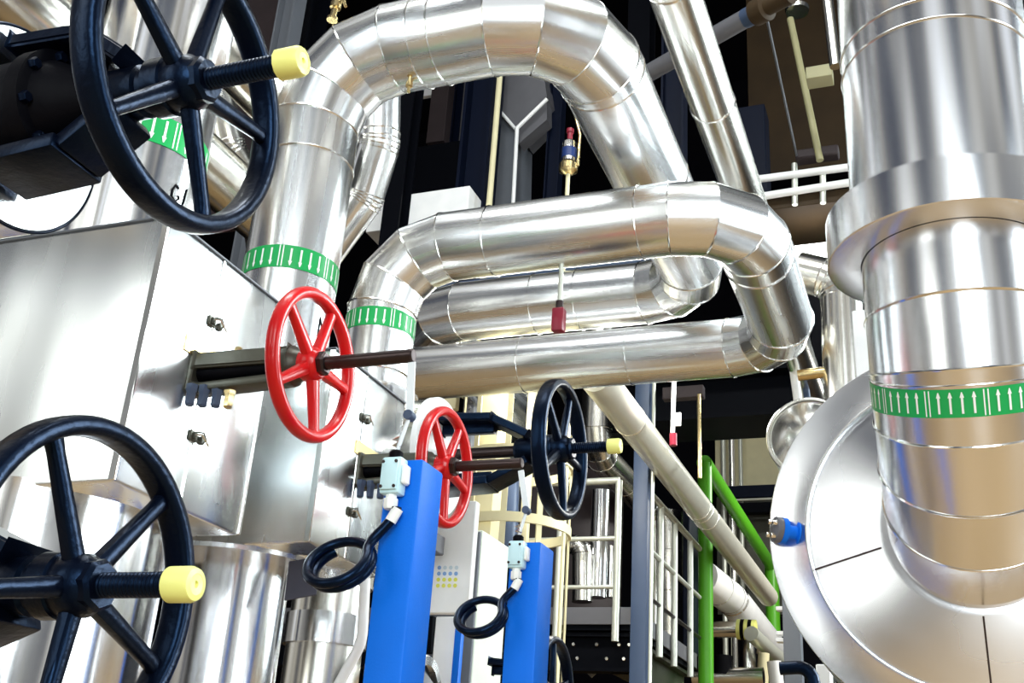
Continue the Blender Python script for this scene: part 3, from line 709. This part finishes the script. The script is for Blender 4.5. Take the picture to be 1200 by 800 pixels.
for (ya, yb) in ((211, 190), (232, 207)):
    b = BM(); sweep(b, [at(880, ya, 'Y', 6.55), at(1040, yb, 'Y', 6.55)], .026, 14); part('rail_bar', b, OFFWHITE, t)
for x, y0_, y1_ in ((931, 192, 240), (964, 198, 238)):
    b = BM(); sweep(b, [at(x, y0_, 'Y', 6.575), at(x+.5, y1_, 'Y', 6.575)], .02, 10); part('rail_post', b, RAIL, t)
slab('olive_beam', 'dark olive beam right behind the two pale rails', 'beam', (875, 226), (1020, 240), 6.6, .6, RUST)
slab('dark_duct', 'dark grey duct side below the pale rails', 'duct', (880, 232), (1020, 262), 7.2, .6, BROWN)
slab('wall_panel', 'pale blue panel above the glowing lamp', 'panel', (915, 262), (1010, 285), 7.2, .3, OFFWHITE)
t = thing('ceiling_lamp', 'glowing white tube lamp between the lower loop bend and the big collar', 'lamp', at(955, 303, 'Y', 6.8))
xa, xb = at(918, 296, 'Y', 6.8).x, at(1000, 296, 'Y', 6.8).x; zl = at(955, 294, 'Y', 6.8).z
b = BM(); sweep(b, [(xa, 6.8, zl), (xb, 6.8, zl)], .05, 20); part('tube', b, LAMPM, t, label='glowing tube')
b = BM(); box(b, (xa-.04, 6.86, zl-.06), (xb+.04, 7.2, zl+.07), .01); part('housing', b, OFFWHITE, t)
# ---- right middle: elbow and bits between loop 2 and the vessel
pipe('insulated_pipe', 'dull silver elbow pipe between the lower loop bend and the vessel', [at(935, 318, 'Y', 5.6), at(985, 330, 'Y', 5.6), V(*at(975, 450, 'Y', 5.8).xy, 0)], .11, .14, 4, ALU_WARM, n=36)
slab('dark_box', 'black box filling the dark void behind the dull silver elbow pipe', 'cabinet', (950, 330), (1030, 446), 7.05, .3, DARK)  # solid dark box standing in for the unlit void behind the elbow
q0, q1 = at(1000, 390, 'Y', 3.7), at(1018, 362, 'Y', 3.7)
b = BM(); box(b, (q0.x, 3.7, 2.186+math.sqrt(.459**2-(q1.x-.067)**2)-.003), (q1.x, 3.8, q1.z), .004); part('cabinet', b, OFFWHITE, label='small pale blue box left of the big vertical pipe', cat='cabinet')
rod('small_pipe', 'olive horizontal pipe under the black recess', 'pipe', [at(935, 440, 'Y', 5.6), at(1030, 428, 'Y', 5.6)], .03, BRASS)
rod('small_pipe', 'pale blue vertical pipe under the lower loop bend, left one', 'pipe', [at(929, 425, 'Y', 6), at(938, 490, 'Y', 6)], .025, OFFWHITE)
rod('small_pipe', 'pale blue vertical pipe under the lower loop bend, right one', 'pipe', [at(940, 425, 'Y', 6.2), at(948, 480, 'Y', 6.2)], .02, GREYBLUE)
t = thing('insulated_vessel', 'small round silver end just left of the huge vessel end', 'vessel', at(938, 540, 'Y', 4.2))
c = at(948, 512, 'Y', 4.2)
b = BM(); lathe(b, c, (0, 1, 0), [(-.09, .001), (-.08, .05), (-.04, .11), (.0, .148), (.01, .16), (.5, .16)], 48); part('jacket', b, ALU_WARM, t)
b = BM(); sweep(b, ring_points(c, (0, 1, 0), .158, 48), .006, 6, closed=True); part('rim', b, SEAM, t)
# ---- black girder and the wall under it
GY = 7.2
p0, p1 = at(735, 476, 'Y', GY), at(990, 470, 'Y', GY)
b = BM(); ibeam(b, (p0.x, GY, p0.z), (p1.x, GY, p0.z), .3, .36, (0, 1, 0)); part('steel_girder', b, DARK, label='big black steel girder under the lowest loop pipe', cat='girder')
slab('dark_box', 'black housing above the steel girder', 'cabinet', (700, 425), (965, 500), 7.352, .3, DARK)
slab('wall_panel', 'olive cream wall panel under the black girder', 'panel', (838, 500), (930, 575), 12.45, .1, CREAM)
slab('wall_panel', 'olive cream lower wall panel behind the green frame', 'panel', (840, 580), (960, 720), 12.4, .15, OLIVE)
slab('dark_beam', 'black horizontal beam below the olive cream panel', 'beam', (858, 588), (930, 600), 12.0, .1, DARK)
slab('dark_beam', 'navy horizontal beam right of the green sloping bar', 'beam', (845, 568), (930, 582), 12.0, .1, NAVY)
rod('guard_rail', 'thin grey rail in front of the black beams right of the green bar', 'rail', [at(855, 586, 'Y', 11.985), at(930, 583, 'Y', 11.985)], .014, RAIL)
for k, (x, wd, mm, nm) in enumerate(((848, .03, RAIL, 'left thin'), (858, .04, ALU_WARM, 'middle silver'), (868, .025, RAIL, 'right thin'))):
    rod('small_pipe', nm + ' vertical pipe in front of the olive cream wall', 'pipe', [at(x-1, 490, 'Y', 12.25), V(*at(x-1, 490, 'Y', 12.25).xy, 0)], wd, mm, 'upright pipes by the olive wall')
# ---- pipes running away under the loops
pipe('insulated_pipe', 'long silver pipe sloping down the picture from the lowest loop to the vessel rim', [V(at(765, 526, 'Z', 3.5).x, 4.745, 3.5), V(at(765, 526, 'Z', 3.5).x, at(912, 699, 'Z', 3.5).y, 3.5)], .085, mat=JACKET, nseam=False, cuts=[(0, .12), (0, .44), (0, .455), (0, .49)], n=32)
P = at(698, 528, 'Z', 3.95); Q = V(P.x, at(756, 596, 'Z', 3.95).y, 3.95)
pipe('insulated_pipe', 'silver pipe bending behind the farther black handwheel down to the platform', [P+V(0, 0, 1.3), P, Q, V(Q.x, Q.y, 2.702)], .11, .16, 3, ALU_WARM, cuts=[(0, .5), (1, .5)], n=32)
t = column('grey blue steel column in front of the platform', 752, 620, 6.24, 18, 440, None, GREYBLUE, 'box')
column('thin pale conduit along the grey blue column', 764, 620, 6.2, 4.5, 440, None, RAIL, 'tube', None, 'conduit', 'conduit')
# hanging signal lights
rod('hanger_rod', 'pale hanging rod with white tag under the lowest loop pipe', 'hanger', [at(790, 447, 'Y', 5.5), at(788, 520, 'Y', 5.5)], .012, OFFWHITE)
slab('tag', 'white tag on the pale hanging rod', 'tag', (789, 483), (798, 499), 5.48, .01, WHITE)
rod('hanger_rod', 'red grip at the lower end of the pale hanging rod', 'hanger', [at(789, 508, 'Y', 5.46), at(789, 522, 'Y', 5.46)], .02, REDDARK)
rod('hanger_rod', 'thin rusty hanging rod under the brown plate', 'hanger', [at(819, 462, 'Y', 6.2), at(820, 560, 'Y', 6.2)], .012, BRASS)
slab('bracket', 'brown plate at the bottom of the lowest loop pipe', 'bracket', (776, 452), (824, 466), 6.2, .06, BROWN)
# ---- green frame
gx = dep(818, 640, 8.25).x
gt = at(826, 543, 'X', gx); ge = at(904, 664, 'X', gx)
def gpost(y, z1, label): 
    b = BM(); sweep(b, [(gx, y, 0), (gx, y, z1)], .042, 20); return b
t = thing('green_frame', 'bright green tubular frame beside the platform', 'frame', (gx, gt.y, 0))
b = BM(); sweep(b, [(gx, gt.y, 0), (gx, gt.y, gt.z)], .056, 24); part('post', b, GREEN, t)
b = BM(); sweep(b, [(gx, ge.y, 0), (gx, ge.y, ge.z)], .073, 24); part('post', b, GREEN, t)
b = BM(); sweep(b, [(gx, gt.y-.03, gt.z), (gx, ge.y+.5, ge.z+.0)], .060, 24); part('top_bar', b, GREEN, t)
# ---- platform
pz = 2.70; pxr = -1.72; py0 = 6.37
RH = at(722, 563, 'Y', 6.35).z-pz
t = thing('platform', 'grey steel platform with pale handrails left of the green post', 'platform', (pxr, py0, 2.4))
b = BM(); box(b, (-4.2, py0, pz-.10), (pxr, py0+.012, pz), 0.002); part('toe_board', b, DUCTGREY, t)
b = BM(); box(b, (pxr-.012, py0+.013, pz-.10), (pxr, 8.15, pz), 0.002); part('toe_board', b, DUCTGREY, t)
b = BM(); box(b, (-4.2, py0+.02, pz-.13), (pxr-.02, 8.15, pz-.09)); part('deck', b, DARK, t)
b = BM(); ibeam(b, (-4.2, py0+.10, pz-.25), (pxr, py0+.10, pz-.25), .12, .22, (0, 1, 0)); part('edge_beam', b, DARK, t)
b = BM(); ibeam(b, (pxr-.1, py0+.1, pz-.25), (pxr-.1, 8.15, pz-.25), .12, .22, (1, 0, 0)); part('edge_beam', b, OLIVE, t)
for i in range(8):
    x = at((662, 673, 678, 700, 712, 726, 732, 738)[i], 735, 'Y', py0+.035).x
    bolt(t, (x, py0+.038, pz-.25+(.04 if i % 2 else -.04)), (0, -1, 0), .012, .012, BRIGHT)
for px, y in ((653, py0), (722, py0)):
    x = at(px, 700, 'Y', py0-.02).x
    b = BM(); sweep(b, [(x, py0-.02, pz-.2), (x, py0-.02, pz+RH)], .022, 12); part('rail_post', b, RAIL, t)
for px in (773, 790, 809):
    q = min((at(px, 690+i, 'X', pxr+.02) for i in range(110)), key=lambda v: abs(v.z-pz))
    b = BM(); sweep(b, [(pxr+.02, q.y, pz-.2), (pxr+.02, q.y, pz+RH)], .022, 12); part('rail_post', b, RAIL, t)
for h, r in ((RH, .022), (RH*.53, .016), (RH*.15, .013)):
    b = BM(); sweep(b, [(-4.2, py0-.02, pz+h), (at(726, 600, 'Y', py0).x, py0-.02, pz+h)], r, 12); part('rail_bar', b, RAIL, t)
    b = BM(); sweep(b, [(pxr+.02, py0+.3, pz+h), (pxr+.02, 8.15, pz+h)], r, 12); part('rail_bar', b, RAIL if h > .3 else STEEL, t)
# plant on and behind the platform
b = BM(); lathe(b, (-3.2, 8.6, 2.7), (0, 0, 1), [(0, .75), (1.35, .75), (1.5, .6), (1.6, .1)], 48); part('storage_tank', b, BROWN, label='dark brown round tank standing on the platform', cat='tank')
rod('insulated_pipe', 'bright vertical pipe standing on the platform behind its handrail', 'pipe', [at(700, 700, 'Y', 7.4), at(704, 575, 'Y', 7.4)], .065, ALU_BRIGHT)
rod('small_pipe', 'thinner bright vertical pipe right of it on the platform', 'pipe', [at(716, 700, 'Y', 7.5), at(717, 640, 'Y', 7.5)], .03, BRIGHT)
pipe('insulated_pipe', 'dull silver bent pipe low on the platform, left of the bright vertical pipe', [at(660, 636, 'Y', 7.3), at(682, 640, 'Y', 7.3), at(682, 705, 'Y', 7.3)], .07, .07, 3, ALU_WARM, n=28)
q = at(818, 640, 'Y', 8.0); b = BM(); box(b, at(800, 580, 'Y', 8.0), (min(q.x-.06, pxr-.02), 8.3, 2.702), .01); part('dark_box', b, NAVY, label='navy upright box just left of the green post', cat='cabinet')
pipe('insulated_pipe', 'pale insulated vertical pipe behind the right hand platform rail', [at(784, 600, 'Y', 8.2), at(786, 760, 'Y', 8.2)], .10, mat=ALU_WARM, nseam=False, cuts=[(0, .3), (0, .6)], n=28)
# under the platform
rod('conduit', 'dark sloping brace under the platform', 'brace', [at(690, 790, 'Y', 7), at(735, 745, 'Y', 7)], .03, GREY)
# right of the green post
pipe('insulated_pipe', 'white wrapped pipe sloping away right of the green post', [at(822, 675, 'Y', 9.68), at(858, 702, 'Y', 10.48), at(905, 760, 'Y', 11.83)], .15, .3, 3, OFFWHITE, cuts=[(0, .5), (0, .9)], n=28)
rod('small_pipe', 'steel horizontal pipe right of the green post, ending at the yellow black tape', 'pipe', [at(815, 738, 'Y', 10.21), at(872, 737, 'Y', 10.21)], .074, BRIGHT)
t = thing('hazard_tape', 'yellow and black striped wrap at the end of the steel horizontal pipe', 'hazard wrap', at(868, 750, 'Y', 10.21))
pa, pb = at(864, 737, 'Y', 10.19), at(886, 738, 'Y', 10.19)
for i in range(5):
    b = BM(); sweep(b, [pa.lerp(pb, i/5), pa.lerp(pb, (i+1)/5)], .09, 20); part('stripe', b, YELLOW if i % 2 == 0 else BLACKR, t, label='yellow stripe' if i % 2 == 0 else 'black stripe')
rod('cable_tray', 'tan sloping bar below the white wrapped pipe', 'bar', [at(880, 742, 'Y', 9.95), at(920, 778, 'Y', 10.75)], .067, RAIL)
rod('small_pipe', 'grey vertical pipe under the hazard wrap', 'pipe', [at(877, 745, 'Y', 10.62), at(876, 800, 'Y', 10.62)], .08, BRIGHT)
rod('small_pipe', 'cream vertical pipe right of the grey one at the lower right', 'pipe', [at(895, 765, 'Y', 10.08), at(893, 815, 'Y', 10.08)], .05, CREAM)
rod('small_pipe', 'white vertical pipe end left of the black bent pipe', 'pipe', [at(907, 775, 'Y', 9.68), at(912, 815, 'Y', 9.68)], .06, OFFWHITE)
rod('small_pipe', 'steel horizontal pipe at the bottom edge right of the green post', 'pipe', [at(812, 793, 'Y', 9.81), at(895, 792, 'Y', 9.81)], .074, BRIGHT)
rod('small_valve', 'dark rounded valve standing on the lower steel horizontal pipe', 'valve', [at(845, 790, 'Y', 9.81), at(845, 768, 'Y', 9.81)], .095, BLACKR)
path, _ = arc_path([at(914, 783, 'Y', 5), at(952, 781, 'Y', 5), at(957, 840, 'Y', 5)], .06, 5)
rod('handle_pipe', 'black bent pipe at the bottom edge under the vessel rim', 'pipe', path, .028, BLACK)
column('dark grey column between white brackets and the vessel rim', 929, 740, 6.4, 20, 670, None, GREY, 'box', None)
for k, y in enumerate((713, 742, 750)):
    slab('wall_bracket', ('topmost', 'middle', 'lowest')[k] + ' small white bracket left of the dark grey column', 'bracket', (909, y-3), (919, y+2), 6.5, .05, OFFWHITE, 'white brackets')
slab('cabinet', 'small white box at the bottom right of the dark grey column', 'cabinet', (957, 778), (974, 830), 5.2, .1, OFFWHITE)

# ---- lower middle: control board, cabinets, posts
BY = 3.75
t = slab('control_board', 'white board with a grid of coloured dots behind the nearer blue post', 'board', (470, 588), (553, 718), BY, .04, OFFWHITE)
for r_ in range(4):
    for c_ in range(4):
        q = at(515+c_*6.7-r_*.6, 665+r_*7, 'Y', BY-.001)
        b = BM(); lathe(b, q, (0, -1, 0), [(0, .0075), (.002, .0075)], 12)
        o = part('dot', b, (DOTG if (r_ == 0 and c_ > 0) else DOTB) if r_ < 2 else DOTY, t, label='blue dot' if r_ < 2 else 'yellow dot')
t = thing('cabinet', 'tall cabinet with pale side and grey front, right of the white dotted board', 'cabinet', at(560, 790, 'Y', 4.1))
xa, xb = at(549, 700, 'Y', 4.1).x, at(566, 622, 'Y', 4.1).x; zt_ = at(560, 621, 'Y', 4.1).z; ye = at(597, 640, 'X', xb).y
b = BM(); box(b, (xb-.22, 4.1, 0), (xb, ye, zt_), .004); part('body', b, PALE, t)
b = BM(); box(b, (xb-.22, 4.085, .1), (xb-.004, 4.1, zt_-.01), .003); part('door', b, GREY, t, label='grey front door')
column('cream steel column above the tall cabinet', 574, 530, 5.2, 27, 440, None, CREAM, 'box', None)
column('grey steel edge right of the cream column', 590, 510, 5.3, 7, 440, None, GREY, 'box', None)
column('cream strip column left of the black handwheel', 622, 500, 5.6, 9, 440, 640, CREAM, 'box', None)
column('tall black box between the two cream columns', 606, 500, 6.4, 28, 452, None, DARK, 'box', None, 'dark_box', 'cabinet')
t = column('slotted grey strip left of the cream column', 550, 500, 5.5, 14, 440, 620, GREY, 'box', None, 'slotted_rail', 'rail')
for i in range(9):
    q = at(551-i*.4, 464+i*7, 'Y', 5.5-.06); b = BM(); lathe(b, q, (0, -1, 0), [(0, .012), (.02, .012)], 10); part('slot_button', b, DUCTGREY, t)
slab('wall_panel', 'cream panel left of the slotted strip under the lowest loop pipe', 'panel', (495, 450), (535, 480), 5.6, .05, CREAM)
slab('control_board', 'lower white panel beneath the white dotted board', 'board', (506, 722), (533, 830), 3.95, .03, OFFWHITE)
t = slab('slotted_rail', 'dark slotted rail under the white dotted board', 'rail', (481, 721), (506, 765), 3.98, .03, DARK)
for i in range(3):
    q0, q1 = at(495.5-i*.5, 733+i*10, 'Y', 3.97), at(499-i*.5, 739+i*10, 'Y', 3.97)
    b = BM(); box(b, q0, q1+V(0, .012, 0), .001); part('slot_plate', b, OFFWHITE, t, label='white slot plate')
column('thin dark blue post between white panel and grey cabinet', 537, 760, 3.9, 9, 716, None, BLUE, 'box', None, 'steel_post', 'post')
t = thing('flanged_pipe_end', 'round pale flanged pipe end at the bottom edge between the blue posts', 'pipe end', at(500, 810, 'Y', 3.3))
c = at(500, 812, 'Y', 3.3)
b = BM(); lathe(b, c-V(.15, 0, 0), (1, 0, 0), [(0, .118), (.14, .118), (.15, .112), (.15, .085)], 48, close_ends=False); part('rim', b, ALU, t)
b = BM(); lathe(b, c-V(.13, 0, 0), (1, 0, 0), [(0, .1), (.10, .1), (.11, .07), (.14, .04), (.145, .0)], 40); part('core', b, GREY, t)
rod('insulated_pipe', 'cream clad pipe left of the flanged pipe end at the bottom', 'pipe', [at(440, 795, 'Y', 3.6), at(492, 790, 'Y', 3.6)], .09, ALU_WARM)
slab('shelf_bracket', 'grey wedge between nearer blue post and white dotted board', 'bracket', (484, 622), (508, 644), 3.6, .1, DUCTGREY)
# cage and blue drum behind the farther post
t = thing('safety_cage', 'cream ladder cage hoop above the farther blue post', 'cage', at(615, 620, 'Y', 5.2))
c = at(600, 622, 'Y', 5.4)
for z, nm in ((0, 'hoop'), (.36, 'hoop')):
    b = BM(); hp = [c+V(math.cos(a)*.30, math.sin(a)*.30, z) for a in [2*PI*i/40 for i in range(40)]]
    rr = []
    for q in hp: rr.append([b.verts.new(q+V(0, 0, dz)) for dz in (-.025, .025)]+[b.verts.new(q+V((q-c).x*.05, (q-c).y*.05, dz)) for dz in (.025, -.025)])
    for i in range(40):
        for k in range(4): b.faces.new((rr[i][k], rr[i][(k+1) % 4], rr[(i+1) % 40][(k+1) % 4], rr[(i+1) % 40][k]))
    part(nm, b, CREAM, t)
for i in range(6):
    a = -2.6+i*.62; q = c+V(math.cos(a)*.305, math.sin(a)*.305, 0)
    b = BM(); obox(b, q+V(0, 0, -.9), q+V(0, 0, .8), .03, .01, (-math.sin(a), math.cos(a), 0)); part('upright', b, CREAM, t)
rod('blue_drum', 'dark blue upright drum inside the cream ladder cage', 'drum', [at(590, 660, 'Y', 5.4), at(594, 560, 'Y', 5.4)], .07, GREYBLUE)
# left foot of the posts: tag, conduit
b = BM(); obox(b, at(357, 655, 'Y', 2.55), at(352, 700, 'Y', 2.5), .085, .004, (1, .1, 0)); part('hanging_tag', b, TAGM, label='dark grey plate hanging below the second silver box', cat='tag')
path, _ = arc_path([at(430, 640, 'Y', 2.9), at(424, 752, 'Y', 2.9), at(390, 815, 'Y', 2.9)], .12, 5)
rod('conduit', 'pale blue conduit just left of the nearer blue post', 'conduit', path, .016, OFFWHITE)
